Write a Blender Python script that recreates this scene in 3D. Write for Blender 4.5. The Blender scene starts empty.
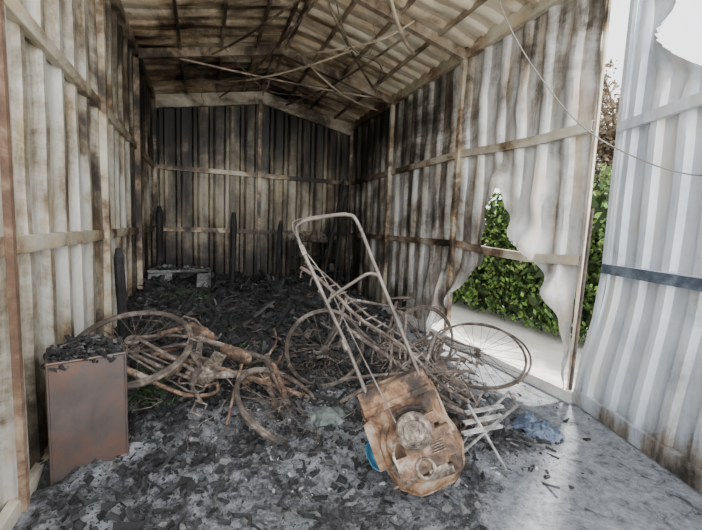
import bpy, math, random
from mathutils import Vector, Matrix, noise
random.seed(11)
V=Vector
def sm(a,b,x):
    t=max(0,min(1,(x-a)/(b-a))); return t*t*(3-2*t)

# ------------------------------------------------------------------ materials
class NT:
    def __init__(s,name):
        s.m=bpy.data.materials.new(name); s.m.use_nodes=True; s.t=s.m.node_tree; s.b=s.t.nodes['Principled BSDF']
    def n(s,t): return s.t.nodes.new(t)
    def l(s,a,b): s.t.links.new(a,b)
    def pos(s,scale):
        g=s.n('ShaderNodeNewGeometry'); m=s.n('ShaderNodeMapping'); m.inputs['Scale'].default_value=scale
        s.l(g.outputs['Position'],m.inputs['Vector']); return m.outputs[0]
    def noise(s,vec,sc,det=6,ro=.6,dist=0):
        n=s.n('ShaderNodeTexNoise'); n.inputs['Scale'].default_value=sc; n.inputs['Detail'].default_value=det
        n.inputs['Roughness'].default_value=ro; n.inputs['Distortion'].default_value=dist
        s.l(vec,n.inputs['Vector']); return n.outputs['Fac']
    def math(s,op,a,b,clamp=False):
        n=s.n('ShaderNodeMath'); n.operation=op; n.use_clamp=clamp
        for i,x in enumerate((a,b)):
            if isinstance(x,(int,float)): n.inputs[i].default_value=x
            else: s.l(x,n.inputs[i])
        return n.outputs[0]
    def mr(s,x,a,b,c,d):
        n=s.n('ShaderNodeMapRange'); n.interpolation_type='SMOOTHSTEP'
        for i,v in zip((1,2,3,4),(a,b,c,d)): n.inputs[i].default_value=v
        s.l(x,n.inputs[0]); return n.outputs[0]
    def ramp(s,x,stops):
        n=s.n('ShaderNodeValToRGB'); e=n.color_ramp.elements
        while len(e)<len(stops): e.new(.5)
        for i,(p,c) in enumerate(stops): e[i].position=p; e[i].color=(*c,1)
        s.l(x,n.inputs[0]); return n.outputs[0]
    def mix(s,f,a,b,mode='MIX'):
        n=s.n('ShaderNodeMix'); n.data_type='RGBA'; n.blend_type=mode
        for i,x in ((0,f),(6,a),(7,b)):
            if isinstance(x,(int,float)): n.inputs[i].default_value=x
            elif isinstance(x,tuple): n.inputs[i].default_value=(*x,1)
            else: s.l(x,n.inputs[i])
        return n.outputs[2]
    def bump(s,h,st,d=.02):
        n=s.n('ShaderNodeBump'); n.inputs['Strength'].default_value=st; n.inputs['Distance'].default_value=d
        s.l(h,n.inputs['Height']); s.l(n.outputs[0],s.b.inputs['Normal'])
    def fin(s,col,rough=.7,metal=0.):
        s.l(col,s.b.inputs['Base Color']); s.b.inputs['Roughness'].default_value=rough; s.b.inputs['Metallic'].default_value=metal
        return s.m

def sheet_mat(name,streak,stops,grads,w=(1.0,1.1),rough=.5,rust=.5):
    """grads=(axis,a,b,va,vb) gradients of soot deposit through the shed"""
    t=NT(name)
    sv=t.pos(streak); p=t.pos((1,1,1))
    n1=t.noise(sv,1.0,7,.66,.4); n2=t.noise(p,.9,8,.68,.8); n3=t.noise(p,26,6,.75)
    sep=t.n('ShaderNodeSeparateXYZ'); g=t.n('ShaderNodeNewGeometry'); t.l(g.outputs['Position'],sep.inputs[0])
    s=t.math('ADD',t.math('MULTIPLY',t.math('SUBTRACT',n1,.5),w[0]*2),t.math('MULTIPLY',t.math('SUBTRACT',n2,.5),w[1]*2))
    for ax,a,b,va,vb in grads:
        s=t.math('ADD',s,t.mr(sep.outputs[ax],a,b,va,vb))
    s=t.math('ADD',s,t.math('MULTIPLY',t.math('SUBTRACT',n3,.5),.30),True)
    c=t.ramp(s,stops)
    rs=t.noise(t.pos(tuple(v*1.7 for v in streak)),1.3,8,.7,.2)
    rm=t.math('MULTIPLY',t.mr(rs,.48,.64,0,1),rust)
    c=t.mix(rm,c,t.mix(1.0,c,(1.0,.74,.44),'MULTIPLY'))
    t.bump(t.noise(p,14,6,.7),.35,.01)
    return t.fin(c,rough,.25)
BK=(.010,.009,.008)
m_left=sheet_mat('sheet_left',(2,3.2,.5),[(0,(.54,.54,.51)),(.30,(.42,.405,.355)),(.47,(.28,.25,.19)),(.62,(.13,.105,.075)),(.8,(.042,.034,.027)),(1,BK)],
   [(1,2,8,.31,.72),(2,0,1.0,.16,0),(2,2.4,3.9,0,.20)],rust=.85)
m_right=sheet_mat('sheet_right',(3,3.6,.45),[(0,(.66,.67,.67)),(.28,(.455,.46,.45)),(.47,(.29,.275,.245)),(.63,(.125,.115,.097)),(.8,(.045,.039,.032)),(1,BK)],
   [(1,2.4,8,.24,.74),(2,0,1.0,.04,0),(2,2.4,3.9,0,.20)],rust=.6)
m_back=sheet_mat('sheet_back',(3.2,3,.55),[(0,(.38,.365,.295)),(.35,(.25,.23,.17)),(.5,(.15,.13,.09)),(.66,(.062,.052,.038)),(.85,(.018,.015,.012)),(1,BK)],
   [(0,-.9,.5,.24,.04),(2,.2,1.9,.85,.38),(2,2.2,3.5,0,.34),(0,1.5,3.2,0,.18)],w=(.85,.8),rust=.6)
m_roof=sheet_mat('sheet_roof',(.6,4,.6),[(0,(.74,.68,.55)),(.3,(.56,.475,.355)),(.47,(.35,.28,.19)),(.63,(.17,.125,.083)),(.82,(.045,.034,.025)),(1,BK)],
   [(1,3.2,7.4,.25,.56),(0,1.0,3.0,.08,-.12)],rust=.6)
m_door=sheet_mat('sheet_door',(3,3,.5),[(0,(.66,.70,.75)),(.35,(.49,.535,.59)),(.55,(.33,.355,.385)),(.72,(.19,.17,.14)),(.9,(.04,.035,.03)),(1,BK)],
   [(2,0.0,.45,.68,.26),(2,2.4,3.4,0,.08)],w=(.9,.8),rust=.3)
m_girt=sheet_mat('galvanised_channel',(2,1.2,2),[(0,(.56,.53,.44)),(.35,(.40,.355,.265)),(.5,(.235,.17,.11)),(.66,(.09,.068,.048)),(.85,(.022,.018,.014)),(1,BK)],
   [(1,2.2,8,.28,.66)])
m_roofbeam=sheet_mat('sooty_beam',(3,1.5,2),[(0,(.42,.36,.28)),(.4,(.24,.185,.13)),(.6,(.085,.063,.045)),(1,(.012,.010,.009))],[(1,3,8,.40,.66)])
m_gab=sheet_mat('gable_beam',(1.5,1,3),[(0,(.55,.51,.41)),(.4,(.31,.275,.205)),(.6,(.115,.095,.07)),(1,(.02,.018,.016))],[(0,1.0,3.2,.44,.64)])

def rust_mat(name,stops,sc=14,rough=.85,metal=0.1,con=1.7):
    t=NT(name); p=t.pos((1,1,1))
    a=t.noise(p,sc,8,.72,.5); b=t.noise(p,sc*.22,4,.6)
    s=t.math('ADD',t.math('MULTIPLY',a,.6),t.math('MULTIPLY',b,.4))
    s=t.math('ADD',t.math('MULTIPLY',t.math('SUBTRACT',s,.5),con),.5,True)
    c=t.ramp(s,stops); t.bump(a,.5,.01); return t.fin(c,rough,metal)
m_rust=rust_mat('rust',[(.22,(.015,.012,.010)),(.42,(.065,.040,.027)),(.56,(.15,.085,.050)),(.70,(.26,.20,.155)),(.85,(.38,.35,.31))],con=2.2)
m_rustp=rust_mat('rusty_post',[(.3,(.06,.035,.024)),(.5,(.14,.08,.05)),(.7,(.30,.22,.15))],6)
m_bike=rust_mat('burnt_steel',[(.25,(.016,.013,.011)),(.46,(.070,.052,.041)),(.6,(.155,.125,.102)),(.80,(.40,.37,.33))],20)
m_rim=rust_mat('burnt_rim',[(.25,(.015,.013,.011)),(.5,(.065,.049,.038)),(.75,(.22,.185,.155))],16)
m_handle=rust_mat('burnt_handle',[(.25,(.04,.034,.030)),(.5,(.105,.088,.074)),(.78,(.27,.24,.21))],9,.5,.35)
m_deck=rust_mat('rusty_deck',[(.2,(.008,.007,.006)),(.38,(.036,.025,.018)),(.50,(.105,.056,.029)),(.60,(.19,.105,.054)),(.72,(.24,.185,.13)),(.9,(.36,.33,.29))],8,con=2.6)
m_alu=rust_mat('burnt_aluminium',[(.2,(.012,.010,.009)),(.4,(.075,.057,.041)),(.56,(.19,.155,.12)),(.75,(.40,.37,.32))],17,.6,.2,2.6)
m_cab=rust_mat('scorched_cabinet',[(.25,(.042,.035,.034)),(.48,(.075,.058,.053)),(.60,(.105,.060,.043)),(.8,(.115,.10,.095))],3,.45,.35)
m_white=rust_mat('ashy_paint',[(.3,(.06,.055,.05)),(.5,(.24,.235,.225)),(.7,(.50,.49,.48))],16)
m_char=rust_mat('charred_wood',[(.3,(.003,.003,.003)),(.55,(.010,.009,.009)),(.85,(.05,.046,.042))],22,.75,0)
m_blue=rust_mat('blue_plastic',[(.3,(.02,.06,.09)),(.5,(.06,.20,.31)),(.8,(.15,.33,.43))],12,.5,0)
m_net=rust_mat('blue_grey_cloth',[(.3,(.02,.026,.04)),(.5,(.07,.095,.14)),(.8,(.24,.28,.35))],40,.9,0)
m_rag=rust_mat('teal_grey_cloth',[(.3,(.03,.04,.036)),(.5,(.10,.12,.112)),(.8,(.24,.26,.25))],14,.9,0)
m_crate=rust_mat('ashy_crate',[(.3,(.02,.02,.02)),(.5,(.10,.097,.093)),(.7,(.27,.27,.27))],12,.9,0)
m_conc=rust_mat('pale_concrete',[(.3,(.38,.37,.35)),(.5,(.52,.51,.49)),(.7,(.62,.61,.58))],8,.9,0)
m_cable=rust_mat('cable',[(.3,(.10,.09,.08)),(.7,(.25,.24,.22))],8,.7,0)
m_cond=rust_mat('yellowed_conduit',[(.3,(.16,.12,.08)),(.55,(.40,.33,.23)),(.7,(.52,.46,.35))],5,.6,0)

def attr_mat(name,rough=.9):
    t=NT(name); a=t.n('ShaderNodeAttribute'); a.attribute_name='Col'
    n=t.noise(t.pos((1,1,1)),40,5,.7)
    c=t.mix(.6,a.outputs['Color'],t.mix(1.0,a.outputs['Color'],t.ramp(n,[(.3,(.3,.3,.3)),(.7,(1.6,1.6,1.6))]),'MULTIPLY'))
    return t.fin(c,rough)
m_debris=attr_mat('ash_and_char'); m_leaf=attr_mat('foliage',.8)

def floor_mat():
    t=NT('ash_floor'); p=t.pos((1,1,1))
    sep=t.n('ShaderNodeSeparateXYZ'); g=t.n('ShaderNodeNewGeometry'); t.l(g.outputs['Position'],sep.inputs[0])
    X,Y=sep.outputs[0],sep.outputs[1]
    big=t.noise(p,1.6,7,.7,.8); fine=t.noise(p,30,9,.82,.4); mid=t.noise(p,6,9,.78,.6)
    s=t.math('ADD',t.math('MULTIPLY',fine,.5),t.math('MULTIPLY',mid,.5))
    s=t.math('ADD',t.math('MULTIPLY',t.math('SUBTRACT',s,.5),3.0),.5)
    s2=t.math('ADD',s,t.math('ADD',t.math('MULTIPLY',t.math('SUBTRACT',big,.5),1.6),t.mr(Y,2.5,3.8,.06,-.28)),True)
    ash=t.ramp(s2,[(.22,(.008,.008,.009)),(.42,(.040,.040,.042)),(.58,(.13,.133,.14)),(.82,(.30,.31,.33))])
    conc=t.ramp(s,[(.15,(.085,.09,.10)),(.45,(.22,.235,.26)),(.8,(.40,.41,.44))])
    q=t.math('SUBTRACT',t.math('MULTIPLY',X,.62),Y)
    f=t.math('ADD',t.mr(q,-1.35,.15,-.25,.75),t.math('MULTIPLY',t.math('SUBTRACT',big,.5),1.6))
    r=t.math('MULTIPLY',t.mr(X,2.35,2.75,0,1),t.mr(Y,4.8,6.2,1,0))
    f=t.math('MAXIMUM',t.mr(f,.15,.5,0,1),t.math('MULTIPLY',r,.95))
    f=t.math('MULTIPLY',f,t.mr(mid,.36,.46,.2,1))
    t.bump(s,.9,.03)
    return t.fin(t.mix(f,ash,conc),.85)
m_floor=floor_mat()

# ------------------------------------------------------------------ mesh builder
class MB:
    def __init__(s): s.v=[];s.f=[];s.c=[]
    def add(s,vs,fs,col=None):
        o=len(s.v); s.v+= [tuple(x) for x in vs]; s.f+=[tuple(i+o for i in f) for f in fs]
        if col is not None: s.c+=[col]*len(fs)
    def tube(s,pts,r,n=8,closed=False,col=None):
        pts=[V(p) for p in pts]; m=len(pts)
        tan=[]
        for i in range(m):
            a=pts[(i-1)%m] if (closed or i>0) else pts[i]; b=pts[(i+1)%m] if (closed or i<m-1) else pts[i]
            tan.append((b-a).normalized())
        u=tan[0].orthogonal().normalized(); vs=[]
        for i in range(m):
            u=(u-tan[i]*u.dot(tan[i])).normalized(); w=tan[i].cross(u)
            rr=r[i] if isinstance(r,(list,tuple)) else r
            for k in range(n):
                a=2*math.pi*k/n; vs.append(pts[i]+u*math.cos(a)*rr+w*math.sin(a)*rr)
        fs=[]
        for i in range(m if closed else m-1):
            j=(i+1)%m
            for k in range(n):
                k2=(k+1)%n; fs.append((i*n+k,i*n+k2,j*n+k2,j*n+k))
        if not closed:
            fs.append(tuple(range(n-1,-1,-1))); fs.append(tuple((m-1)*n+k for k in range(n)))
        s.add(vs,fs,col)
    def box(s,c,X,Y,Z,col=None,jit=0):
        c,X,Y,Z=V(c),V(X),V(Y),V(Z); vs=[]
        for a in(-1,1):
            for b in(-1,1):
                for d in(-1,1):
                    j=V((random.uniform(-1,1),random.uniform(-1,1),random.uniform(-1,1)))*jit
                    vs.append(c+X*a+Y*b+Z*d+j)
        s.add(vs,[(0,1,3,2),(4,6,7,5),(0,4,5,1),(2,3,7,6),(0,2,6,4),(1,5,7,3)],col)
    def bar(s,a,b,w,h,up=(0,0,1)):
        a,b=V(a),V(b); d=b-a; x=d.normalized(); y=V(up).cross(x).normalized(); z=x.cross(y)
        s.box((a+b)/2,d/2,y*w/2,z*h/2)
    def ring(s,c,n,R,r,seg=40,k=8,wob=0,a0=0,a1=2*math.pi,sq=1):
        c,n=V(c),V(n).normalized(); u=n.orthogonal().normalized(); w=n.cross(u); ph=random.random()*6
        full=abs(a1-a0)>6.2; pts=[]
        for i in range(seg if full else seg+1):
            a=a0+(a1-a0)*i/seg
            pts.append(c+(u*math.cos(a)+w*math.sin(a)*sq)*R*(1+wob*math.sin(2*a+ph))+n*wob*R*.7*math.sin(2*a+ph*2))
        s.tube(pts,r,k,full); return pts
    def obj(s,name,mat,parent=None,smooth=True):
        me=bpy.data.meshes.new(name); me.from_pydata(s.v,[],s.f); me.update()
        if s.c:
            at=me.color_attributes.new('Col','FLOAT_COLOR','CORNER'); buf=[]
            for p,c in zip(me.polygons,s.c): buf+= [c[0],c[1],c[2],1]*p.loop_total
            at.data.foreach_set('color',buf)
        if smooth:
            me.polygons.foreach_set('use_smooth',[True]*len(me.polygons))
            if smooth!='all':
                me.set_sharp_from_angle(angle=math.radians(38))
        me.materials.append(mat)
        o=bpy.data.objects.new(name,me); bpy.context.scene.collection.objects.link(o)
        if parent: par(o,parent)
        return o
def par(o,p):
    o.parent=p; o.matrix_parent_inverse=p.matrix_world.inverted()
def empty(name,loc):
    e=bpy.data.objects.new(name,None); e.location=loc; e.empty_display_size=.2
    bpy.context.scene.collection.objects.link(e); bpy.context.view_layer.update(); return e
def crv(ctrl,n=8):
    out=[]; P=[ctrl[0]]+ctrl+[ctrl[-1]]
    for i in range(1,len(P)-2):
        for k in range(n):
            t=k/n; p0,p1,p2,p3=P[i-1],P[i],P[i+1],P[i+2]
            out.append(.5*((2*p1)+(-p0+p2)*t+(2*p0-5*p1+4*p2-p3)*t*t+(-p0+3*p1-3*p2+p3)*t**3))
    out.append(ctrl[-1]); return out

XL,XR,YB,ZE,ZR,XM=-.93,3.20,8.08,3.86,4.32,1.135
Z1,Z2=1.35,2.53
def inpoly(x,y,P):
    c=False; n=len(P)
    for i in range(n):
        x1,y1=P[i];x2,y2=P[i-1]
        if (y1>y)!=(y2>y) and x<(x2-x1)*(y-y1)/(y2-y1)+x1: c=not c
    return c
def nearest(x,y,P):
    best=(9,None)
    for i in range(len(P)):
        a=V(P[i]+(0,));b=V(P[i-1]+(0,));p=V((x,y,0));d=b-a
        t=max(0,min(1,(p-a).dot(d)/max(d.length_squared,1e-9))); q=a+d*t
        L=(p-q).length
        if L<best[0]: best=(L,q)
    return best
def sheet(name,fn,nrm,s0,s1,z0,ztop,mat,holes=(),amp=.045,per=.30,buckle=None,ds=.03,dz=.07,curl=.13):
    m=MB(); ns=int(round((s1-s0)/ds)); nz=int(round((max(ztop(s0),ztop((s0+s1)/2),ztop(s1))-z0)/dz)); nrm=V(nrm)
    S=[s0+(s1-s0)*i/ns for i in range(ns+1)]
    grid=[]
    for s in S:
        zt=ztop(s)
        for j in range(nz+1): grid.append([s,z0+(zt-z0)*j/nz])
    keep=[];used={}; rem=set()
    for i in range(ns):
        for j in range(nz):
            q=(i*(nz+1)+j,(i+1)*(nz+1)+j,(i+1)*(nz+1)+j+1,i*(nz+1)+j+1)
            cs=sum(grid[k][0] for k in q)/4; cz=sum(grid[k][1] for k in q)/4
            if any(inpoly(cs,cz,h) for h in holes): rem.update(q)
            else: keep.append(q); used.update(dict.fromkeys(q,1))
    vs=[]
    for idx,(s,z) in enumerate(grid):
        off=0; fade=1
        if holes:
            d=9
            for h in holes:
                L,qq=nearest(s,z,h)
                if L<d: d=L;q=qq
            if idx in rem and idx in used and z>z0+.01: s,z=q.x,q.y
            if idx in used and d<.3: off+=(1-d/.3)**2*curl*(noise.noise(V((s*3,z*3,4)))*1.3+.45)
            fade=sm(0,.35,d)
        ph=(s/per)%1.0
        prof=1 if .38<=ph<=.62 else (0 if (ph<.29 or ph>.71) else ( (ph-.29)/.09 if ph<.5 else (.71-ph)/.09))
        off+=amp*max(0,min(1,prof))*(.35+.65*fade)
        if buckle: off+=buckle(s,z)
        vs.append(V(fn(s,z))+nrm*off)
    m.add(vs,keep)
    return m.obj(name,mat,smooth=True)

# ---- walls
def bl(s,z): return .020*noise.noise(V((s*1.3,z*1.1,7)))
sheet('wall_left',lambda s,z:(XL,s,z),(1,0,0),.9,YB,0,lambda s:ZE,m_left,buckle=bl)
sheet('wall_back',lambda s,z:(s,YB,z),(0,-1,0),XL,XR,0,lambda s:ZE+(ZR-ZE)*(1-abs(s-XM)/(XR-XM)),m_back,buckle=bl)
hole1=[(4.34,-.1),(4.28,.18),(4.10,.42),(3.86,.74),(3.62,1.0),(3.45,1.24),(3.46,1.42),(3.43,1.7),(3.35,2.08),(3.25,1.78),(3.08,1.50),(2.84,1.29),(2.62,1.02),(2.46,.74),(2.39,.5),(2.31,.27),(2.27,-.1)]
def br(s,z):
    w=sm(6.5,3.2,s); g=abs(math.sin(math.pi*(z/1.2)))
    o=w*g*(.055*noise.noise(V((s*2.2,z*1.1,1)))+.035*noise.noise(V((s*5,z*3,3))))
    o+=.085*sm(5.0,4.3,s)*sm(3.3,3.6,s)*sm(1.35,.35,z)*(1.1+math.sin(s*19+z*2.5))
    o+=.045*sm(3.1,2.6,s)*sm(1.35,.6,z)*(1+math.sin(s*24-z*2.0))
    return o
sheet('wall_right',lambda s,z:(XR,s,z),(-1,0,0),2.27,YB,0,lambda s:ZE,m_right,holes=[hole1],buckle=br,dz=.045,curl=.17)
def rb(s,u): return .03*noise.noise(V((s*1.1,u*1.3,17)))
sl=math.hypot(XM-XL,ZR-ZE); n_l=V((ZR-ZE,0,-(XM-XL))).normalized(); n_r=V((-(ZR-ZE),0,-(XR-XM))).normalized()
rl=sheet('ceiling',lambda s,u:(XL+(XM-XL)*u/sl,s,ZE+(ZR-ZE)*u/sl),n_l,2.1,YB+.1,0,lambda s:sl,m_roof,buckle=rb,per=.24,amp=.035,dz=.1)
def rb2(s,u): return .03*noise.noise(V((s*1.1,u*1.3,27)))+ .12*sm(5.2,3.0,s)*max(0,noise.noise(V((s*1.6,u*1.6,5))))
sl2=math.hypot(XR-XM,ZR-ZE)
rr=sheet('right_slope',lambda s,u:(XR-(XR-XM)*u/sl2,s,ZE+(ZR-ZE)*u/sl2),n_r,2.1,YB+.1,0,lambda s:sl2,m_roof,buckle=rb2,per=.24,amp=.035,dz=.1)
bpy.context.view_layer.update(); par(rr,rl)

# ---- girts / posts / rafters  (trim)
ti=[0]
def trim(mb,mat=m_girt,smooth=False):
    ti[0]+=1; return mb.obj('trim_%d'%ti[0],mat,smooth=smooth)
def channel(mb,a,b,w,h,inn):
    inn=V(inn); a,b=V(a),V(b); up=V((0,0,1))
    mb.bar(a+inn*w/2,b+inn*w/2,.006,h)
    mb.bar(a+up*h/2,b+up*h/2,w,.006); mb.bar(a-up*h/2,b-up*h/2,w,.006)
for z in (Z1,Z2):
    b=MB(); channel(b,(XL+.04,.95,z),(XL+.04,YB,z),.05,.085,(1,0,0)); trim(b)
    b=MB(); channel(b,(XL,YB-.05,z),(XR,YB-.05,z),.05,.085,(0,-1,0)); trim(b)
    b=MB(); n=10
    for i in range(n):
        y0=2.29+(YB-2.29)*i/n; y1=2.29+(YB-2.29)*(i+1)/n
        f=lambda y: -.05*math.sin(math.pi*min(1,max(0,(y-2.27)/1.8)))*(1 if z==Z1 else .6)-.06*sm(4,2.2,y)
        channel(b,(XR-.04,y0,z+f(y0)),(XR-.04,y1,z+f(y1)),.05,.085,(-1,0,0))
    trim(b)
b=MB(); b.bar((XL+.05,.95,.04),(XL+.05,YB,.04),.05,.08); trim(b)
b=MB(); b.bar((XR-.04,4.4,.04),(XR-.04,YB,.04),.05,.08); trim(b)
b=MB(); b.bar((XR-.03,2.2,.045),(XR-.03,6.0,.045),.20,.11); trim(b,m_conc)
b=MB(); b.bar((XL+.06,2.1,ZE-.06),(XL+.06,YB,ZE-.06),.08,.12); b.bar((XR-.06,2.27,ZE-.06),(XR-.06,YB,ZE-.06),.07,.16); trim(b,m_girt)
b=MB(); b.bar((XL,YB-.07,ZE-.16),(XM,YB-.07,ZR-.22),.06,.24); b.bar((XR,YB-.07,ZE-.16),(XM,YB-.07,ZR-.22),.06,.24); trim(b,m_gab)
for y in (4.1,6.05,YB-.08):
    b=MB(); b.box((XL+.07,y,ZE/2),(.035,0,0),(0,.035,0),(0,0,ZE/2)); b.box((XR-.07,y,ZE/2),(.035,0,0),(0,.03,0),(0,0,ZE/2)); trim(b)
b=MB(); b.box((XM-.05,YB-.09,2.0),(.035,0,0),(0,.03,0),(0,0,2.05)); trim(b,m_girt)
b=MB(); b.box((XL+.085,2.20,ZE/2),(.016,0,0),(0,.018,0),(0,0,ZE/2)); trim(b,m_rustp)
b=MB(); b.box((XL+.05,2.28,ZE/2),(.010,0,0),(0,.06,0),(0,0,ZE/2)); trim(b,m_left)
b=MB(); b.bar((XR-.02,2.285,0),(XR-.02,2.285,ZE),.03,.03,(0,1,0)); trim(b,m_girt)
m_dkpost=rust_mat('dark_jamb',[(.3,(.02,.02,.02)),(.5,(.06,.045,.038)),(.7,(.15,.10,.07))],8)
b=MB(); b.tube([(XR-.07,2.24,0),(XR-.05,2.22,1.75)],.015,8); trim(b,m_dkpost)
b=MB()
for y in (2.2,4.1,6.05):
    b.bar((XL+.05,y,ZE-.10),(XM,y,ZR-.10),.07,.12); b.bar((XR-.05,y,ZE-.10),(XM,y,ZR-.10),.07,.12)
trim(b,m_roofbeam)
b=MB()
for x in (-.3,.25,.75,1.08,1.2,1.65,2.15,2.7):
    zz=ZE+(ZR-ZE)*(1-abs(x-XM)/2.065)-.055
    b.bar((x,2.1,zz),(x,YB,zz),.035,.055)
trim(b,m_roofbeam)
b=MB()
def sag(a,c,d,n=14):
    a,c=V(a),V(c); return [a.lerp(c,i/n)+V((0,0,-d*4*(i/n)*(1-i/n))) for i in range(n+1)]
for p in (sag((.3,7.9,3.95),(1.25,4.1,4.1),.12),sag((1.6,7.9,4.0),(2.3,4.1,3.85),.10),sag((-.6,6.1,3.85),(3.0,6.1,3.80),.04),
          sag((.1,6.05,3.95),(1.1,4.2,4.1),.06),sag((2.9,6.0,3.75),(1.3,4.2,4.0),.09)):
    b.tube(p,.017,6)
trim(b,m_roofbeam)
b=MB()
b.tube(sag((1.45,3.2,3.95),(2.55,4.4,3.8),.16),.02,8); b.tube(sag((2.2,4.1,3.9),(.2,7.0,3.9),.15),.014,8); b.tube(sag((1.5,5.8,4.0),(3.0,6.4,3.7),.12),.014,8)
b.tube(crv([V((1.2,6.0,4.15)),V((1.5,5.0,3.85)),V((2.0,4.3,3.80)),V((2.3,4.0,3.95))]),.013,8)
o=b.obj('electrical_conduit',m_cond)
b=MB()
for x,y,l in ((.6,5.0,.35),(1.5,6.3,.5),(2.5,5.2,.45),(2.0,7.2,.6),(.0,6.8,.5),(1.9,4.3,.25)):
    p=V((x,y,3.95)); pts=[p]
    for k in range(9): p=p+V((random.uniform(-.05,.05),random.uniform(-.05,.05),-l/9)); pts.append(p)
    b.tube(pts,.005,5)
b.tube(crv([V((1.3,4.1,4.15)),V((1.7,4.5,3.75)),V((2.3,4.9,3.80)),V((2.6,5.6,3.85))]),.007,6)
b.tube(crv([V((.3,6.0,4.05)),V((.9,6.3,3.7)),V((1.5,6.5,3.75)),V((2.2,6.9,3.95))]),.007,6)
b.obj('dangling_wire',m_bike)

# ---- door leaf (right)
hb,fb=V((3.15,2.17,0)),V((2.50,.20,0)); dd=(fb-hb); DL=dd.length; dd.normalize(); dn=V((0,0,1)).cross(dd).normalized()
if dn.x>0: dn=-dn
door=empty('door_1',hb)
tear=[(.30,3.55),(.36,3.0),(.52,2.72),(.80,2.50),(1.1,2.46),(2.3,2.3),(2.3,3.9)]
def dfn(s,z):
    p=hb+dd*s; k=sm(0,1.2,z)*(1-s/DL); p=p+V((-.015,-.15,0))*k; p.z=z; return p
o=sheet('leaf_sheet',dfn,dn,0,DL,.03,lambda s:3.5,m_door,holes=[tear],amp=.04,per=.24,buckle=lambda s,z:.02*noise.noise(V((s*2,z,3))),dz=.05)
par(o,door)
b=MB()
b.bar(hb+V((0,0,.08))+dn*.03,fb+V((0,0,.08))+dn*.03,.05,.13); b.obj('bottom_rail',m_door,door,False)
b=MB()
for z in (1.25,2.38): b.bar(dfn(.02,z)+dn*.055,dfn(DL,z)+dn*.055,.04,.075)
b.obj('cross_rails',m_door,door,False)
m_dr=rust_mat('scorched_rail',[(.3,(.02,.025,.035)),(.5,(.06,.08,.11)),(.7,(.17,.20,.24))],6)
b=MB(); b.bar(dfn(.03,1.25)+dn*.078,dfn(.95,1.24)+dn*.078,.006,.078); b.obj('scorched_rail',m_dr,door,False)
b=MB()
for z0,z1 in ((.02,.4),(.4,.8),(.8,1.2),(1.2,3.5)): b.bar(dfn(0,z0)+dn*.03,dfn(0,z1)+dn*.03,.03,.04,dd)
b.obj('hinge_stile',m_door,door,False)

# ------------------------------------------------------------------ floor & ground
def fh(x,y):
    inside=sm(-.2,1.0,y-1.2)*sm(3.0,2.6,x) if x>2 else sm(-.2,1.0,y-1.2)
    keep=1-sm(2.3,2.7,x)*sm(6.2,4.8,y)
    h=.36*sm(4.0,6.6,y)*(.75+.6*noise.noise(V((x*.9,y*.7,2))))
    h+=.10*sm(3.6,4.8,y)*abs(noise.noise(V((x*2.3,y*2.0,22))))*2
    h+=.16*sm(3.0,4.6,y)*sm(.9,-.2,x)
    h+=.05*sm(1.6,2.6,y)
    h+=sm(1.2,2.4,y)*(.07*noise.noise(V((x*2.6,y*2.6,0)))+.045*noise.noise(V((x*7,y*7,5)))+.024*noise.noise(V((x*18,y*18,8)))+.012*noise.noise(V((x*40,y*40,2))))
    return max(-.01,h*keep*inside)
b=MB(); NX,NY=200,400; x0,x1,y0,y1=XL+.0,XR-.0,.0,YB
vs=[];fs=[]
for j in range(NY+1):
    for i in range(NX+1):
        x=x0+(x1-x0)*i/NX;y=y0+(y1-y0)*j/NY; vs.append((x,y,fh(x,y)))
for j in range(NY):
    for i in range(NX):
        a=j*(NX+1)+i; fs.append((a,a+1,a+NX+2,a+NX+1))
b.add(vs,fs); b.obj('floor',m_floor)
t=NT('yard_concrete'); c=t.ramp(t.noise(t.pos((1,1,1)),2.5,8,.65),[(.3,(.40,.39,.36)),(.7,(.56,.55,.52))]); m_yard=t.fin(c,.9)
b=MB(); b.box((0,5,-.08),(40,0,0),(0,40,0),(0,0,.05)); b.obj('ground',m_yard)

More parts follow.
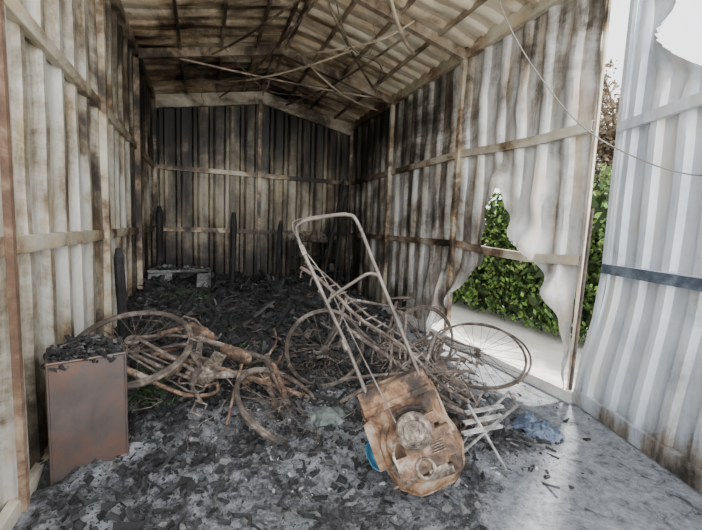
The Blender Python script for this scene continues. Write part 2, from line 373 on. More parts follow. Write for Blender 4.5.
# ------------------------------------------------------------------ debris
def rdir():
    while 1:
        v=V((random.uniform(-1,1),random.uniform(-1,1),random.uniform(-1,1)))
        if .1<v.length<1: return v.normalized()
def shard(mb,c,s,flat,col,el=1.0):
    X=rdir()*1; X.z*=.5; X.normalize(); Y=X.orthogonal().normalized(); Y=(Matrix.Rotation(random.uniform(-.5,.5),3,X)@Y); Z=X.cross(Y)
    if abs(Z.z)<abs(Y.z): Y,Z=Z,Y
    mb.box(c,X*s*random.uniform(.6,1.8)*el,Y*s*random.uniform(.4,1),Z*s*flat,col,s*.4)
def dens(x,y):
    k=sm(1.0,2.2,y+.35*noise.noise(V((x*2,y*2,3)))-.25*x*.5) 
    k*=1-sm(2.2,2.55,x)*sm(6,4.8,y)*.96
    return k
b=MB(); cnt=0
while cnt<46000:
    x=random.uniform(XL+.15,XR-.2); y=1.0+(YB-1.25)*random.random()**1.35
    if random.random()>dens(x,y): continue
    near=sm(3.6,2.4,y)
    s=.0025+.022*random.random()**(4+5*near)*(1 if y<3.6 else 1.7)+(.003 if y>3.5 else 0)
    patch=noise.noise(V((x*1.7,y*1.7,12))); p2=noise.noise(V((x*1.1,y*1.1,42))); far=sm(2.8,3.8,y)
    g=random.random()+patch*.6*(1-far)+p2*.25*far-.04
    if g<.60: k=random.uniform(.004,.025); col=(k,k,k*1.03)
    elif g<.86: k=random.uniform(.04,.13)*(1-.6*far); col=(k,k*.97,k*.95)
    elif g<1.3: k=random.uniform(.14,.32)*(1-.6*far); col=(k,k*1.0,k*1.02)
    else: col=(.12,.08,.055)
    if g>.86: s*=.55
    shard(b,V((x,y,fh(x,y)+s*.2)),s,random.uniform(.2,.7),col,1 if random.random()<.85 else 3); cnt+=1
b.obj('charred_debris',m_debris,smooth=False)
b=MB()
for i in range(300):
    x=random.uniform(XL+.4,XR-.4); y=random.uniform(3.5,7.6)
    if x>2.1 and y<5: continue
    L=.04+.30*random.random()**2; a=random.uniform(0,6.28); e=random.uniform(-.7,.7)
    X=V((math.cos(a)*math.cos(e),math.sin(a)*math.cos(e),math.sin(e))); Y=V((-math.sin(a),math.cos(a),0)); Z=X.cross(Y)
    k=random.uniform(.003,.016); col=(k,k*.97,k*.94)
    if random.random()<.16: k=random.uniform(.05,.16); col=(k,k*.93,k*.86)
    b.box((x,y,fh(x,y)+.02+abs(math.sin(e))*L*.5),X*L,Y*random.uniform(.006,.025),Z*random.uniform(.004,.014),col,.010)
b.obj('charred_planks',m_debris,smooth=False)
b=MB()
for i in range(60):
    x=random.uniform(-.4,2.1); y=random.uniform(2.3,4.4); p=V((x,y,fh(x,y)+.02)); d=rdir(); d.z=abs(d.z)*.3; pts=[p]
    for k in range(12):
        d=(d+rdir()*.55); d.z*=.75; d.normalize(); p=p+d*.04; p.z=max(p.z,fh(p.x,p.y)+.006); p.x=max(p.x,-.8); pts.append(p.copy())
    b.tube(pts,random.choice((.002,.003,.004)),5)
b.obj('burnt_wire',m_bike)
b=MB()
for i in range(70):
    x=random.uniform(-.6,2.1); y=random.uniform(3.4,6.8); p=V((x,y,fh(x,y)+.03)); a=random.uniform(0,6.28); X=V((math.cos(a),math.sin(a),random.uniform(-.3,.5))).normalized(); Y=V((-math.sin(a),math.cos(a),0))
    if i%3==0: b.tube(crv([p-X*.12,p+V((0,0,.03)),p+X*.14+V((0,0,.02))],5),random.uniform(.005,.012),6)
    elif i%3==1:
        w=random.uniform(.015,.05); ln=random.uniform(.05,.16); vs=[]
        for k in range(7):
            t_=k/6*2-1; q=p+X*ln*t_+V((0,0,.03*(1-t_*t_)+.01*random.random())); vs+= [q-Y*w,q+Y*w]
        b.add(vs,[(2*k,2*k+1,2*k+3,2*k+2) for k in range(6)])
    else: b.ring(p,V((random.uniform(-.5,.5),random.uniform(-.5,.5),1)),random.uniform(.03,.08),.005,20,6)
b.obj('metal_scraps',m_bike)

# ------------------------------------------------------------------ rusty cabinet
A=V((-.775,2.335,0));Bp=V((-.432,2.437,0)); ux=(Bp-A).normalized(); uy=V((-ux.y,ux.x,0)); W=(Bp-A).length; D=.31; Ht=.715
cab=empty('metal_cabinet',(A+Bp)/2)
b=MB()
def face(c,X,Z,n,nx=10,nz=16,bul=.012,seed=0):
    vs=[];fs=[]
    for i in range(nx+1):
        for j in range(nz+1):
            u,w=i/nx*2-1,j/nz*2-1; e=(1-u*u)*(1-w*w)
            vs.append(c+X*u+Z*w+n*(bul*e*(.4+1.5*noise.noise(V((u*1.4,w*1.4,seed))))))
    for i in range(nx):
        for j in range(nz):
            a=i*(nz+1)+j; fs.append((a,a+nz+1,a+nz+2,a+1))
    b.add(vs,fs)
H2=V((0,0,Ht/2))
face(A+ux*W/2+H2,ux*W/2,H2,-uy,seed=1); face(A+ux*W/2+uy*D+H2,ux*W/2,H2,uy,seed=2)
face(A+uy*D/2+H2,uy*D/2,H2,-ux,seed=3); face(A+ux*W+uy*D/2+H2,uy*D/2,H2,ux,seed=4)
b.obj('side_panels',m_cab,cab)
b=MB(); T=V((0,0,Ht))
for p,q in ((A,A+ux*W),(A+ux*W,A+ux*W+uy*D),(A+ux*W+uy*D,A+uy*D),(A+uy*D,A)):
    b.tube([p+T,q+T],.009,8); b.tube([p+V((0,0,.02)),q+V((0,0,.02))],.008,8); b.tube([p,p+T],.007,8)
b.obj('folded_edges',m_cab,cab)
b=MB()
c0=A+ux*W/2+uy*D/2
b.box(c0+V((0,0,.66)),ux*W*.48,uy*D*.48,V((0,0,.01)),(.02,.02,.02))
for i in range(1200):
    p=c0+ux*random.uniform(-.5,.5)*W+uy*random.uniform(-.5,.5)*D; r=((p-c0).length/.22)
    k=random.choice((.004,.008,.015,.03,.07)); shard(b,p+V((0,0,.67+.12*max(0,1-r*r)*random.random()+.01)),random.uniform(.004,.016),.4,(k,k*.96,k*.93),random.choice((1,1,2)))
b.obj('charred_contents',m_debris,cab,False)

# ------------------------------------------------------------------ bicycles
def bicycle(name,rear,front,up,wob=.02,wheels=(1,1),tyre=True,steer=0,r=.325,rack=True,bars=True,spk=28,bent=0,thick=1,nr=None):
    rear,front,up=V(rear),V(front),V(up)
    X=(front-rear); sc=X.length/1.04; X.normalize(); Y=up.cross(X).normalized(); Z=X.cross(Y)
    P=lambda x,y,z: rear+(X*x+Y*y+Z*(z-.33))*sc
    e=empty(name,(rear+front)/2)
    fr=MB()
    BB=(.44,0,.27);ST=(.31,0,.70);HT=(.83,0,.80);HB=(.875,0,.66)
    def T(pts,rad): fr.tube([P(*p) for p in pts],rad*sc*thick,8)
    T([BB,ST,(.295,0,.76)],.0155); T([BB,(.65,0,.44),HB],.017); T([ST,(.57,0,.75+bent),HT],.0145); T([(.82,0,.83),(.88,0,.64)],.02)
    for s in(-1,1):
        T([(.44,.03*s,.27),(.2,.05*s,.30),(0,.06*s,.33)],.009); T([(.31,.02*s,.68),(.12,.055*s,.49),(0,.06*s,.33)],.008)
        T([(.88,.045*s,.64),(.93,.05*s,.50),(1.04,.05*s,.33)],.011)
        if rack:
            T([(0,.065*s,.33),(.02,.07*s,.69)],.005); T([(-.18,.065*s,.69),(.29,.05*s,.69)],.006)
    if rack:
        for k in range(6): T([(-.18+.08*k,-.065,.69),(-.18+.08*k,.065,.69)],.004)
    if bars:
        T([(.82,0,.83),(.805,0,.95)],.012)
        T([(.60,-.29,1.02),(.72,-.27,1.01),(.82,-.16,.97),(.83,0,.95),(.82,.16,.97),(.72,.27,1.01),(.60,.29,1.02)],.012)
        T([(.71,.27,1.0),(.78,.22,.94),(.74,.29,.93)],.005)
    fr.ring(P(.44,.055,.27),Y,.085*sc,.006*sc,26,6)
    for k in range(5):
        a=k*1.2566; T([(.44,.055,.27),(.44+.08*math.cos(a),.055,.27+.08*math.sin(a))],.004)
    T([(.44,-.06,.27),(.44,.06,.27)],.018); T([(.44,.075,.27),(.55,.085,.17)],.009); T([(.44,-.075,.27),(.33,-.085,.37)],.009)
    for px,py,pz in((.55,.13,.17),(.33,-.13,.37)):
        T([(px-.035,py-.045,pz),(px+.035,py-.045,pz),(px+.035,py+.045,pz),(px-.035,py+.045,pz),(px-.035,py-.045,pz)],.005)
    T([(0,.05,.37),(.44,.055,.355)],.005); T([(0,.05,.29),(.22,.05,.235),(.44,.055,.185)],.005)
    for s in(-1,1): T([(.12,.07*s,.79),(.20,.075*s,.80),(.33,.02*s,.79),(.42,0,.80)],.006)
    T([(.12,-.07,.79),(.10,0,.80),(.12,.07,.79)],.006); T([(.16,-.06,.79),(.22,0,.76),(.16,.06,.79)],.006)
    fr.obj('frame',m_bike,e)
    for wi,cx in ((0,0.),(1,1.04)):
        if not wheels[wi]: continue
        c=P(cx,0,.33); nY=(V(nr).normalized() if nr else Y) if wi==0 else (Matrix.Rotation(steer,3,Z)@Y)
        w=MB(); R=r*sc
        pts=w.ring(c,nY,R,.012*sc*(thick**.5),56,8,wob)
        if tyre: w.ring(c,nY,R*1.045,.010*sc*thick,56,8,wob)
        w.tube([c-nY*.05*sc,c+nY*.05*sc],.018*sc,10); w.tube([c-nY*.04*sc,c-nY*.032*sc],.032*sc,12); w.tube([c+nY*.032*sc,c+nY*.04*sc],.032*sc,12)
        if wi==0: w.tube([c+nY*.042*sc,c+nY*.05*sc],.045*sc,14)
        n=len(pts)
        for k in range(spk):
            if random.random()<.1: continue
            q=pts[int(k*n/spk)%n]; s=1 if k%2 else -1
            hd=(q-c); hd=(hd-nY*hd.dot(nY)).normalized(); tg=nY.cross(hd)*(1 if (k//2)%2 else -1)
            w.tube([c+nY*s*.036*sc+tg*.026*sc,q],.0024*sc,4)
        w.obj('wheel_%d'%(wi+1),m_rim,e)
    return e,P,X,Y,Z,sc
e,P,X,Y,Z,sc=bicycle('moped',(-.47,2.95,.60),(.56,2.66,.14),(.10,.90,.22),wob=.012,steer=.1,bars=False,rack=False,thick=1.4,r=.33,nr=(-.05,-.42,.9))
def arc(mb,c,R,a0,a1,w,n=18):
    vs=[];fs=[]
    for i in range(n+1):
        a=a0+(a1-a0)*i/n
        for y,rr in ((-w,R-.02),(-w*.6,R),(w*.6,R),(w,R-.02)):
            vs.append(c+(X*math.cos(a)+Z*math.sin(a))*(rr+.02*noise.noise(V((a*3,y*20,1))))+Y*y*(1+.5*noise.noise(V((a*4,y*9,6)))))
    for i in range(n):
        for k in range(3): fs.append((i*4+k,i*4+k+1,i*4+k+5,i*4+k+4))
    mb.add(vs,fs)
b=MB(); arc(b,P(0,0,.33),.375,-.5,.5,.05); arc(b,P(1.04,0,.33),.37,1.5,2.8,.04); b.obj('mudguards',m_rust,e)
b=MB()
ec=P(.46,0,.36)
b.box(ec,X*.10,Y*.055,Z*.075,None,.012)
for k in range(7): b.box(P(.50,0,.46+.016*k),X*.05,Y*.05,Z*.003,None,.002)
b.tube([P(.50,0,.43),P(.50,0,.58)],.035,12); b.tube([ec+Y*.05-X*.04,ec+Y*.085-X*.04],.065,18); b.tube([ec-Y*.05+X*.02,ec-Y*.08+X*.02],.05,16)
b.box(P(.37,.0,.47),X*.03,Y*.03,Z*.03,None,.006)
b.obj('engine',m_alu,e)
b=MB(); b.tube(crv([P(.52,.05,.44),P(.60,.09,.33),P(.45,.11,.22),P(.2,.11,.22)]),.014,8); b.tube([P(.22,.11,.22),P(-.1,.12,.25),P(-.16,.12,.25)],[.025,.03,.012],12)
b.tube([P(.88,.07,.64),P(1.02,.07,.35)],.020,10); b.tube([P(.88,-.07,.64),P(1.02,-.07,.35)],.020,10)
b.tube([P(.10,.09,.42),P(.22,.09,.68)],.018,10); b.tube([P(.10,-.09,.42),P(.22,-.09,.68)],.018,10)
b.tube(crv([P(.78,-.24,.84),P(.84,-.13,.86),P(.83,0,.84),P(.84,.15,.88),P(.80,.30,.86)]),.011,8)
b.ring(P(.92,0,.80),X,.06,.009,24,8)
b.obj('exhaust_and_forks',m_rust,e)
b=MB()
for cx_,cz_,lx,w_,h_ in ((.60,.68,.13,.05,.035),(.27,.76,.14,.06,.015)):
    vs=[];fs=[]; n1,n2=16,14
    for i in range(n1+1):
        t_=i/n1*2-1; q=(1-abs(t_)**3)**.5 if abs(t_)<1 else 0.05
        for k in range(n2):
            a=2*math.pi*k/n2; dn_=1+.4*noise.noise(V((t_*3,a,cx_)))
            vs.append(P(cx_+lx*t_,w_*q*math.cos(a)*dn_,cz_+h_*q*math.sin(a)*dn_))
    for i in range(n1):
        for k in range(n2):
            k2=(k+1)%n2; fs.append((i*n2+k,i*n2+k2,(i+1)*n2+k2,(i+1)*n2+k))
    b.add(vs,fs)
b.obj('tank_and_seat_pan',m_rust,e)
bicycle('bicycle',(2.02,3.02,.40),(1.03,3.10,.40),(.02,.12,1),wob=.01,r=.355,steer=-.1,bars=False)
bicycle('bicycle',(1.22,2.30,.30),(2.03,2.25,.55),(-.05,.95,.28),wob=.03,r=.44,wheels=(0,1),steer=0,bars=False,rack=False)

# ------------------------------------------------------------------ lawn mower
C=V((1.08,1.66,.37)); L=V((.851,-.298,.434)).normalized(); Dn=V((.221,-.544,-.809)); Dn=(Dn-L*Dn.dot(L)).normalized(); N=-(L.cross(Dn)).normalized()
M=lambda x,y,z: C+L*x-Dn*y+N*z
mow=empty('lawn_mower',(C.x,C.y,0))
b=MB(); prof=[(0.0,.050),(.45,.055),(.62,.050),(.80,.035),(.90,.012),(.95,-.03),(.97,-.10),(1.03,-.105),(1.0,-.112),(.93,-.10),(.90,-.03),(.80,.01),(.5,.03),(0,.03)]
ns=72; rows=[]
for k,(q,z) in enumerate(prof):
    row=[]
    for i in range(ns):
        a=2*math.pi*i/ns; ca,sa=math.cos(a),math.sin(a); ex=.62 if sa<0 else .28
        x=.225*abs(ca)**ex*(1 if ca>0 else -1); y=.315*abs(sa)**ex*(1 if sa>0 else -1)
        if y<0: x*=1-.10*(y/.315)**2
        if y<0 and x>0: x*=1.12
        dent=.035*noise.noise(V((x*7,y*7,1)))
        jag=1+.07*noise.noise(V((ca*4,sa*4,q*2))) if q>.85 else 1
        row.append(M(x*q*jag,y*q*jag,z+dent))
    rows.append(row)
vs=[p for r in rows for p in r]; fs=[]
for k in range(len(rows)-1):
    for i in range(ns):
        j=(i+1)%ns; fs.append((k*ns+i,k*ns+j,(k+1)*ns+j,(k+1)*ns+i))
b.add(vs,fs); b.obj('deck',m_deck,mow)
b=MB()
b.ring(M(0,-.04,.055),N,.175,.018,40,8); b.box(M(0,.25,.06),L*.20,Dn*.05,N*.012,None,.004)
b.box(M(-.21,.02,-.02),L*.03,Dn*.13,N*.045,None,.006)
b.bar(M(-.2,.19,.08),M(.2,.19,.08),.03,.02,N)
b.obj('deck_ridges',m_deck,mow)
b=MB()
b.tube([M(.02,-.06,.04),M(.02,-.06,.075),M(.02,-.06,.08)],[.135,.135,.115],28)
b.box(M(.03,-.07,.12),L*.095,Dn*.095,N*.05,None,.006)
for k in range(7): b.box(M(.145,-.07,.085+.014*k),L*.05,Dn*.07,N*.004)
b.box(M(-.10,-.12,.12),L*.035,Dn*.05,N*.04,None,.008)
b.box(M(.11,.05,.12),L*.05,Dn*.03,N*.03,None,.008)
b.tube([M(.16,-.07,.12),M(.22,-.07,.12)],.02,12)
b.obj('engine_block',m_rust,mow)
b=MB()
cx,cy=.02,.03
b.tube([M(cx,cy,.16),M(cx,cy,.20),M(cx,cy,.215)],[.092,.092,.08],32)
b.tube([M(cx,cy,.215),M(cx,cy,.235),M(cx,cy,.24)],[.055,.052,.042],28)
b.ring(M(cx,cy,.216),N,.07,.006,32,6); b.ring(M(cx,cy,.24),N,.032,.005,24,6)
b.tube([M(cx,cy,.238),M(cx,cy,.252)],.014,12)
for k in range(10):
    a=k*.628; b.box(M(cx+.065*math.cos(a),cy+.065*math.sin(a),.218),L*.006,Dn*.006,N*.004)
b.obj('recoil_starter',m_alu,mow)
b=MB(); b.ring(M(cx-.02,-.15,.17),N,.045,.009,24,8); b.tube([M(-.06,-.18,.10),M(-.13,-.19,.09),M(-.16,-.1,.07)],.018,10)
b.tube([M(.0,-.20,.09),M(.13,-.21,.08)],.03,14); b.box(M(.06,-.16,.15),L*.05,Dn*.03,N*.02,None,.006)
for k in range(5): b.box(M(.10,-.10+.012*k,.175),L*.035,Dn*.002,N*.015)
b.tube(crv([M(-.09,.02,.19),M(-.13,-.05,.16),M(-.11,-.14,.15),M(-.02,-.17,.14)]),.007,6)
b.obj('muffler',m_alu,mow)
b=MB()
for y in(-.22,.24): b.tube([M(-.215,y,-.06),M(.215,y,-.06)],.008,8)
b.obj('axles',m_rust,mow)
LB=M(-.15,.24,.06); RB=M(.17,.27,.06)
LT=V((.567,2.366,1.44)); RT=V((.93,2.22,1.54))
up=(LT-LB).normalized()
TL=LT.lerp(RT,.16)+up*.085; TR=RT+up*.07-(RT-LT)*.10
b=MB(); b.tube(crv([LB,LB.lerp(LT,.3)+V((.01,0,0)),LB.lerp(LT,.65),LT,TL,TL.lerp(TR,.5)+up*.012,TR,RT,RB.lerp(RT,.7),RB.lerp(RT,.35),RB]),.0125,10)
b.obj('handle_tube',m_handle,mow)
b=MB(); q1=LB.lerp(LT,.55);q2=RB.lerp(RT,.60)
b.tube(crv([q1,q1.lerp(q2,.12)+up*.03,q1.lerp(q2,.5)+up*.05,q1.lerp(q2,.85)+up*.06,q2+up*.02]),.011,8)
b.tube([LB.lerp(LT,.28),LB.lerp(LT,.34)],.018,8); b.tube([RB.lerp(RT,.28),RB.lerp(RT,.34)],.018,8)
b.tube(crv([LT-up*.05,LT+up*.03+N*.06,TL+N*.05,TR+N*.03]),.004,6)
b.tube(crv([LT-up*.10,LB.lerp(LT,.7)+L*.05,LB.lerp(LT,.4)+L*.06,M(-.05,.1,.2)]),.004,6)
b.box(LT-up*.12,L*.014,up*.035,N*.02)
b.obj('handle_brace',m_handle,mow)

# ------------------------------------------------------------------ spiked harrow / bars
def rake(name,a,c,side,n,tl,mat=m_bike):
    a,c,side=V(a),V(c),V(side).normalized(); e=empty(name,(a+c)/2); b=MB()
    mid=[a.lerp(c,i/10)+side*.02*math.sin(i*1.3) for i in range(11)]
    b.tube(mid,.013,8); b.tube([p+side*.05+V((.01,.03,0)) for p in mid],.008,8); b.obj('beam',mat,e); b=MB(); d=(c-a).normalized()
    for i in range(n):
        p=a.lerp(c,(i+.5)/n); k=side*(1 if i%2 else -.8)+d*random.uniform(-.3,.3)
        b.tube([p,p+k*tl*.5+d*.01,p+k*tl+d*.03],.006,6)
    b.obj('tines',mat,e)
rake('tine_harrow',(.66,2.62,1.20),(1.74,1.98,.30),(.5,-.1,.7),34,.075)
b=MB()
for a,c,r in (((1.0,2.5,.75),(1.85,2.0,.12),.016),((1.12,2.62,.8),(1.95,2.1,.2),.012),((.9,2.3,.45),(1.72,1.95,.55),.011),((1.35,2.1,.1),(1.5,2.5,.85),.01),
              ((1.25,1.95,.15),(1.65,2.3,.72),.014),((1.5,1.85,.08),(1.9,2.0,.42),.010),((.95,2.45,.2),(1.5,2.2,.62),.014),((1.15,2.2,.12),(1.28,2.3,.75),.009),
              ((1.3,2.6,.55),(2.0,2.35,.45),.018),((1.2,2.5,.2),(1.9,2.5,.5),.013),((1.4,2.1,.35),(1.8,1.85,.20),.02),((1.45,2.2,.05),(1.75,2.1,.60),.009)):
    a,c=V(a),V(c); m=a.lerp(c,.5)+rdir()*.03; b.tube(crv([a,m,c],6),r,8)
for i in range(90):
    p=V((random.uniform(1.15,1.9),random.uniform(1.95,2.55),random.uniform(.08,.6))); d=rdir()
    b.tube(crv([p,p+d*.08+rdir()*.02,p+d*.17+rdir()*.05]),random.uniform(.003,.009),6)
for i in range(34):
    p=V((random.uniform(1.2,1.85),random.uniform(1.95,2.4),random.uniform(.08,.5))); b.box(p,rdir()*random.uniform(.02,.07),rdir()*.02,rdir()*.008,None,.004)
b.obj('bent_steel_bar',m_bike)
b=MB()
for a,c,r in (((-.30,2.98,.50),(.80,2.85,.08),.020),((.15,2.6,.08),(.28,2.9,.40),.010)):
    a,c=V(a),V(c); m=a.lerp(c,.5)+V((0,0,.03)); b.tube(crv([a,m,c],6),r,8)
for i in range(14):
    f=random.random(); p=V((-.25,2.92,.40)).lerp(V((.75,2.8,.12)),f)+rdir()*.06; p.z=max(p.z,.08); d=rdir(); d.z*=.5
    b.tube(crv([p,p+d*.05+rdir()*.02,p+d*.11+rdir()*.04]),random.uniform(.003,.008),6)
b.obj('rusted_pipe',m_rust)

e=empty('folding_chair',(1.68,1.72,0)); b=MB()
p=lambda *a:V(a)
b.tube(crv([p(1.55,1.84,.02),p(1.66,1.72,.24),p(1.78,1.60,.46)]),.010,8); b.tube(crv([p(1.78,2.0,.02),p(1.84,1.90,.24),p(1.92,1.80,.44)]),.010,8)
b.tube([p(1.76,1.62,.03),p(1.58,1.80,.40)],.009,8); b.tube([p(1.78,1.60,.46),p(1.92,1.80,.44)],.010,8); b.tube([p(1.55,1.84,.05),p(1.78,2.0,.05)],.009,8)
b.obj('tube_frame',m_white,e); b=MB()
for k in range(3):
    q=V((1.50+.05*k,1.74+.05*k,.25+.035*k)); b.bar(q,q+V((.28,-.03,.02)),.035,.012)
b.obj('seat_slats',m_white,e,False)

def crumple(name,c,rx,ry,h,mat,seed,n=40,rot=0,fr=4):
    b=MB(); vs=[];fs=[]
    for i in range(n+1):
        for j in range(n+1):
            u,w=i/n*2-1,j/n*2-1; rr=math.sqrt(u*u+w*w)
            edge=1+.3*noise.noise(V((u*2,w*2,seed)))
            x=u*rx*edge;y=w*ry*edge; X=c[0]+x*math.cos(rot)-y*math.sin(rot);Y=c[1]+x*math.sin(rot)+y*math.cos(rot)
            z=max(0,1-rr*rr*.8)*h*(.6+.9*abs(noise.noise(V((u*fr*.4,w*fr*.4,seed+3)))))+h*.35*noise.noise(V((u*fr,w*fr,seed)))
            vs.append((X,Y,max(fh(X,Y)+.004,c[2]+z)))
    for i in range(n):
        for j in range(n):
            u=(i+.5)/n*2-1;w=(j+.5)/n*2-1
            if u*u+w*w>1.0: continue
            a=i*(n+1)+j; fs.append((a,a+n+1,a+n+2,a+1))
    b.add(vs,fs); return b.obj(name,mat,smooth='all')
crumple('crumpled_netting',(2.36,1.93,.0),.12,.19,.12,m_net,3,rot=.4)
crumple('burnt_rag',(.88,2.52,.05),.15,.14,.07,m_rag,8,rot=-.5)
b=MB(); cc=V((1.03,1.95,.05)); ax=V((-.35,-.55,.75)).normalized(); u=ax.orthogonal().normalized(); w=ax.cross(u)
pr=[(.02,0),(.075,.0),(.095,.03),(.115,.10),(.125,.105),(.118,.11),(.108,.10),(.09,.035),(.06,.008),(.01,.008)]
vs=[];fs=[]
for r,z in pr:
    for k in range(28):
        a=2*math.pi*k/28; r2=r*.68*(1+.18*math.sin(2*a)); vs.append(cc+u*r2*math.cos(a)+w*r2*math.sin(a)+ax*.8*(z+.05*z/.1*noise.noise(V((math.cos(a)*2,math.sin(a)*2,3)))))
for i in range(len(pr)-1):
    for k in range(28):
        k2=(k+1)%28; fs.append((i*28+k,i*28+k2,(i+1)*28+k2,(i+1)*28+k))
b.add(vs,fs); b.obj('plastic_bowl',m_blue)

# ------------------------------------------------------------------ things at the back
def post(name,a,c,w,n=12,mat=m_char):
    a,c=V(a),V(c); b=MB(); vs=[];fs=[]; d=(c-a).normalized(); u=d.orthogonal().normalized(); v=d.cross(u)
    for i in range(n+1):
        p=a.lerp(c,i/n)
        for k in range(8):
            an=2*math.pi*k/8+.39; rr=w/2*(1.15+.35*noise.noise(V((i*.9,k*1.7,a.x))))*(1 if i<n else .55)
            sq=1/max(abs(math.cos(an)),abs(math.sin(an)))*.8
            vs.append(p+(u*math.cos(an)+v*math.sin(an))*rr*sq)
    for i in range(n):
        for k in range(8):
            k2=(k+1)%8; fs.append((i*8+k,i*8+k2,(i+1)*8+k2,(i+1)*8+k))
    fs.append(tuple(n*8+k for k in range(8))); b.add(vs,fs); return b.obj(name,mat,smooth=False)
post('charred_post',(-.74,4.15,.1),(-.77,4.15,1.22),.09)
post('charred_post',(.47,6.8,.2),(.49,6.8,1.70),.11)
post('charred_post',(1.38,7.4,.2),(1.43,7.4,1.60),.09)
post('charred_post',(-.70,7.0,.2),(-.72,7.3,1.75),.12)
post('charred_pole',(2.2,7.0,.25),(2.88,7.75,2.58),.06)
post('charred_pole',(2.5,7.1,.25),(2.95,7.8,2.2),.06)
post('charred_pole',(2.75,6.9,.2),(3.0,7.6,1.9),.05)
post('charred_pole',(2.35,7.3,.25),(2.62,7.85,1.7),.06)
post('charred_pole',(1.7,7.2,.3),(1.95,7.85,1.35),.05)
e=empty('burnt_appliance',(-.36,6.5,0)); b=MB()
b.box((-.34,6.5,.72),(.44,.03,.0),(0,.24,0),(0,0,.02),None,.015); b.box((-.62,6.28,.55),(.16,.01,0),(0,.012,0),(0,0,.15),None,.01)
b.box((.0,6.30,.55),(.10,.01,0),(0,.012,0),(0,0,.14),None,.01)
b.box((-.77,6.5,.45),(.015,0,0),(0,.22,0),(0,0,.27),None,.01); b.box((.08,6.5,.45),(.015,0,0),(0,.22,0),(0,0,.27),None,.01); b.box((-.34,6.74,.45),(.43,0,0),(0,.012,0),(0,0,.27),None,.01)
b.box((-.34,6.5,.22),(.43,0,0),(0,.22,0),(0,0,.015),None,.01)
for x in (-.5,-.4,-.3,-.2): b.tube([(x,6.3,.42),(x,6.7,.42)],.008,6)
b.ring((-.62,6.262,.56),(0,1,0),.06,.01,24,6)
b.obj('shell',m_crate,e,False); b=MB()
for i in range(80):
    shard(b,V((random.uniform(-.7,.03),random.uniform(6.32,6.68),.745)),random.uniform(.012,.04),.4,random.choice([(.01,.01,.01),(.03,.03,.03),(.16,.16,.16)]))
b.obj('ash_on_top',m_debris,e,False)
# burnt shelving with tins in the right rear corner
e=empty('burnt_shelf',(2.2,7.6,0)); b=MB()
for x in (1.75,2.75):
    for y in (7.42,7.80): b.box((x,y,.62),(.015,0,0),(0,.015,0),(0,0,.62))
for z in (.55,.85,1.18): b.box((2.25,7.61,z),(.50,0,.0),(0,.20,0),(0,0,.010),None,.012)
b.obj('rack',m_char,e,False); b=MB()
for i in range(12):
    z=random.choice((.56,.86,1.19)); x=random.uniform(1.85,2.65); h=random.uniform(.10,.2); r=random.uniform(.05,.08)
    b.tube([(x,7.55,z),(x,7.55,z+h),(x+.01,7.55,z+h+.01)],[r,r,r*.9],14)
b.obj('tins',m_rim,e)
crumple('burnt_mattress',(1.75,6.3,.35),.45,.40,.14,m_char,21,rot=.3)
crumple('burnt_sacks',(.25,4.9,.12),.50,.42,.20,m_char,31,rot=.3)

b=MB(); b.tube(crv([V((2.33,2.75,3.7)),V((2.33,2.5,3.2)),V((2.42,2.25,2.75)),V((2.58,1.97,2.32)),V((2.66,1.6,2.03)),V((2.70,1.24,1.88)),V((2.66,.8,1.92)),V((2.62,.5,2.0))],8),.0045,6)
b.obj('hanging_cable',m_cable)

# ------------------------------------------------------------------ weeds, hedge, tree
def leafq(mb,p,s,col):
    n=rdir(); u=n.orthogonal().normalized(); w=n.cross(u)
    mb.add([p-u*s,p-w*s*.5,p+u*s,p+w*s*.5],[(0,1,2,3)],col)
b=MB()
for cx,cy in ((-.35,3.25),(-.5,3.6),(.3,4.0),(-.1,5.6),(-.35,5.5),(.0,4.4),(.5,3.7)):
    for i in range(90):
        x=cx+random.gauss(0,.12);y=cy+random.gauss(0,.12); k=random.uniform(.4,1.1); h=random.uniform(.03,.09)
        p=V((x,y,fh(x,y))); d=V((random.gauss(0,.03),random.gauss(0,.03),h)); sd=V((random.uniform(-1,1),random.uniform(-1,1),0)).normalized()*.005
        b.add([p-sd,p+sd,p+d*.6+sd*.8,p+d+V((d.x,d.y,0))*.5],[(0,1,2,3)],(.055*k,.11*k,.025*k))
b.obj('weed_tufts',m_leaf,smooth=False)
b=MB()
blobs=[]
for i in range(70): blobs.append((V((random.uniform(4.8,5.8),2.2+i*.115,random.uniform(.3,1.9))),random.uniform(.45,.7)))
for i in range(30): blobs.append((V((random.uniform(5.0,5.6),2.4+i*.25,random.uniform(.3,.5))),.5))
for i in range(30000):
    c,r=random.choice(blobs); p=c+rdir()*r*random.uniform(.75,1.0)
    if p.z<0.02: continue
    k=random.uniform(.3,1.4); leafq(b,p,random.uniform(.035,.065),random.choice([(.10*k,.20*k,.03*k),(.16*k,.24*k,.05*k),(.05*k,.11*k,.02*k)]))
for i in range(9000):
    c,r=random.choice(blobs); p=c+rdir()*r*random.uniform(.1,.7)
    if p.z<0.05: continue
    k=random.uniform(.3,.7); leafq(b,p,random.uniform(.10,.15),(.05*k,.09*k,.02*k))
b.obj('hedge',m_leaf,smooth=False)
m_bark=rust_mat('bark',[(.3,(.05,.035,.025)),(.7,(.2,.15,.11))],10)
e=empty('tree',(6.9,4.6,0)); b=MB(); tips=[]
tx,ty=6.9,4.6
b.tube(crv([V((tx,ty,-.02)),V((tx-.05,ty-.05,1.2)),V((tx+.05,ty+.05,2.2)),V((tx,ty,3.2))]),.09,10)
for i in range(60):
    z=random.uniform(1.4,3.5); p=V((tx,ty,min(z,3.2))); d=rdir(); d.z=abs(d.z)*.8+.2; d.normalize(); q=p+d*random.uniform(.6,1.5)
    b.tube(crv([p,p.lerp(q,.5)+rdir()*.08,q]),[.022]*9+[.018]*7+[.006] ,6); tips.append((p,q))
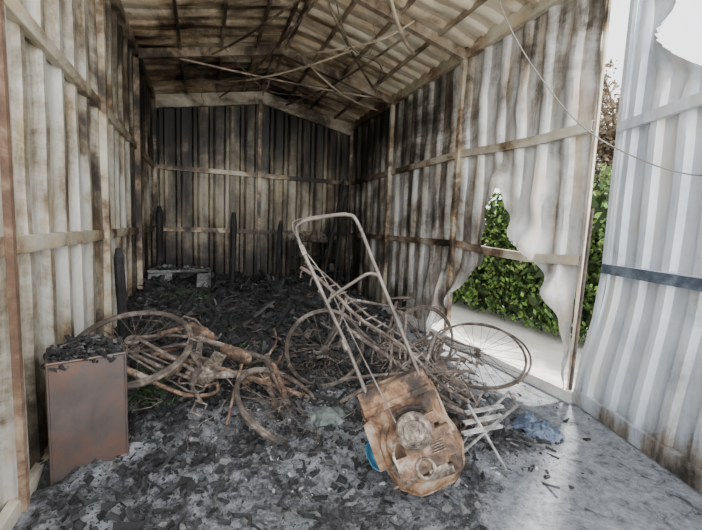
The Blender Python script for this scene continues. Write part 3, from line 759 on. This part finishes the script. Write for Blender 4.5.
b.obj('trunk',m_bark,e); b=MB()
for i in range(12000):
    p,q=random.choice(tips); c=p.lerp(q,random.uniform(.3,1.1))+rdir()*.25*random.random(); k=random.uniform(.5,1.3)
    hi=sm(2.2,3.0,c.z); g=(.10*k,.15*k,.04*k); o=(.19*k,.14*k,.09*k)
    leafq(b,c,random.uniform(.03,.06),tuple(g[t]*(1-hi)+o[t]*hi for t in range(3)))
b.obj('leaves',m_leaf,e,False)

# ------------------------------------------------------------------ light: hazy bright sky, brighter towards the open (front) side
w=bpy.data.worlds.new('sky'); bpy.context.scene.world=w; w.use_nodes=True; nt=w.node_tree
bg=nt.nodes['Background']; bg.inputs['Color'].default_value=(.95,.97,1.0,1)
tc=nt.nodes.new('ShaderNodeTexCoord'); sp_=nt.nodes.new('ShaderNodeSeparateXYZ'); mr=nt.nodes.new('ShaderNodeMapRange')
nt.links.new(tc.outputs['Generated'],sp_.inputs[0]); nt.links.new(sp_.outputs[1],mr.inputs[0])
mr.inputs[1].default_value=.1; mr.inputs[2].default_value=-.9; mr.inputs[3].default_value=3.0; mr.inputs[4].default_value=6.6
nt.links.new(mr.outputs[0],bg.inputs['Strength'])
sun=bpy.data.lights.new('sun','SUN'); sun.energy=15; sun.angle=.05; sun.color=(1,.95,.87)
so=bpy.data.objects.new('sun',sun); bpy.context.scene.collection.objects.link(so)
so.rotation_euler=V((-.42,-.25,-.85)).to_track_quat('-Z','Y').to_euler()
# ------------------------------------------------------------------ camera
cam=bpy.data.cameras.new('camera'); co=bpy.data.objects.new('camera',cam); bpy.context.scene.collection.objects.link(co)
cam.sensor_fit='HORIZONTAL'; cam.sensor_width=36; cam.lens=366.16/702*36; cam.clip_start=.05
yaw,pitch,roll=.3844,.1002,.0390
cy,sy,cp,sp=math.cos(yaw),math.sin(yaw),math.cos(pitch),math.sin(pitch)
R=V((cy,-sy,0));F=V((sy*cp,cy*cp,-sp));U=V((sy*sp,cy*sp,cp))
R2=R*math.cos(roll)+U*math.sin(roll); U2=U*math.cos(roll)-R*math.sin(roll)
mt=Matrix((( R2.x,U2.x,-F.x,0),(R2.y,U2.y,-F.y,0),(R2.z,U2.z,-F.z,1.5),(0,0,0,1)))
co.matrix_world=mt
bpy.context.scene.camera=co
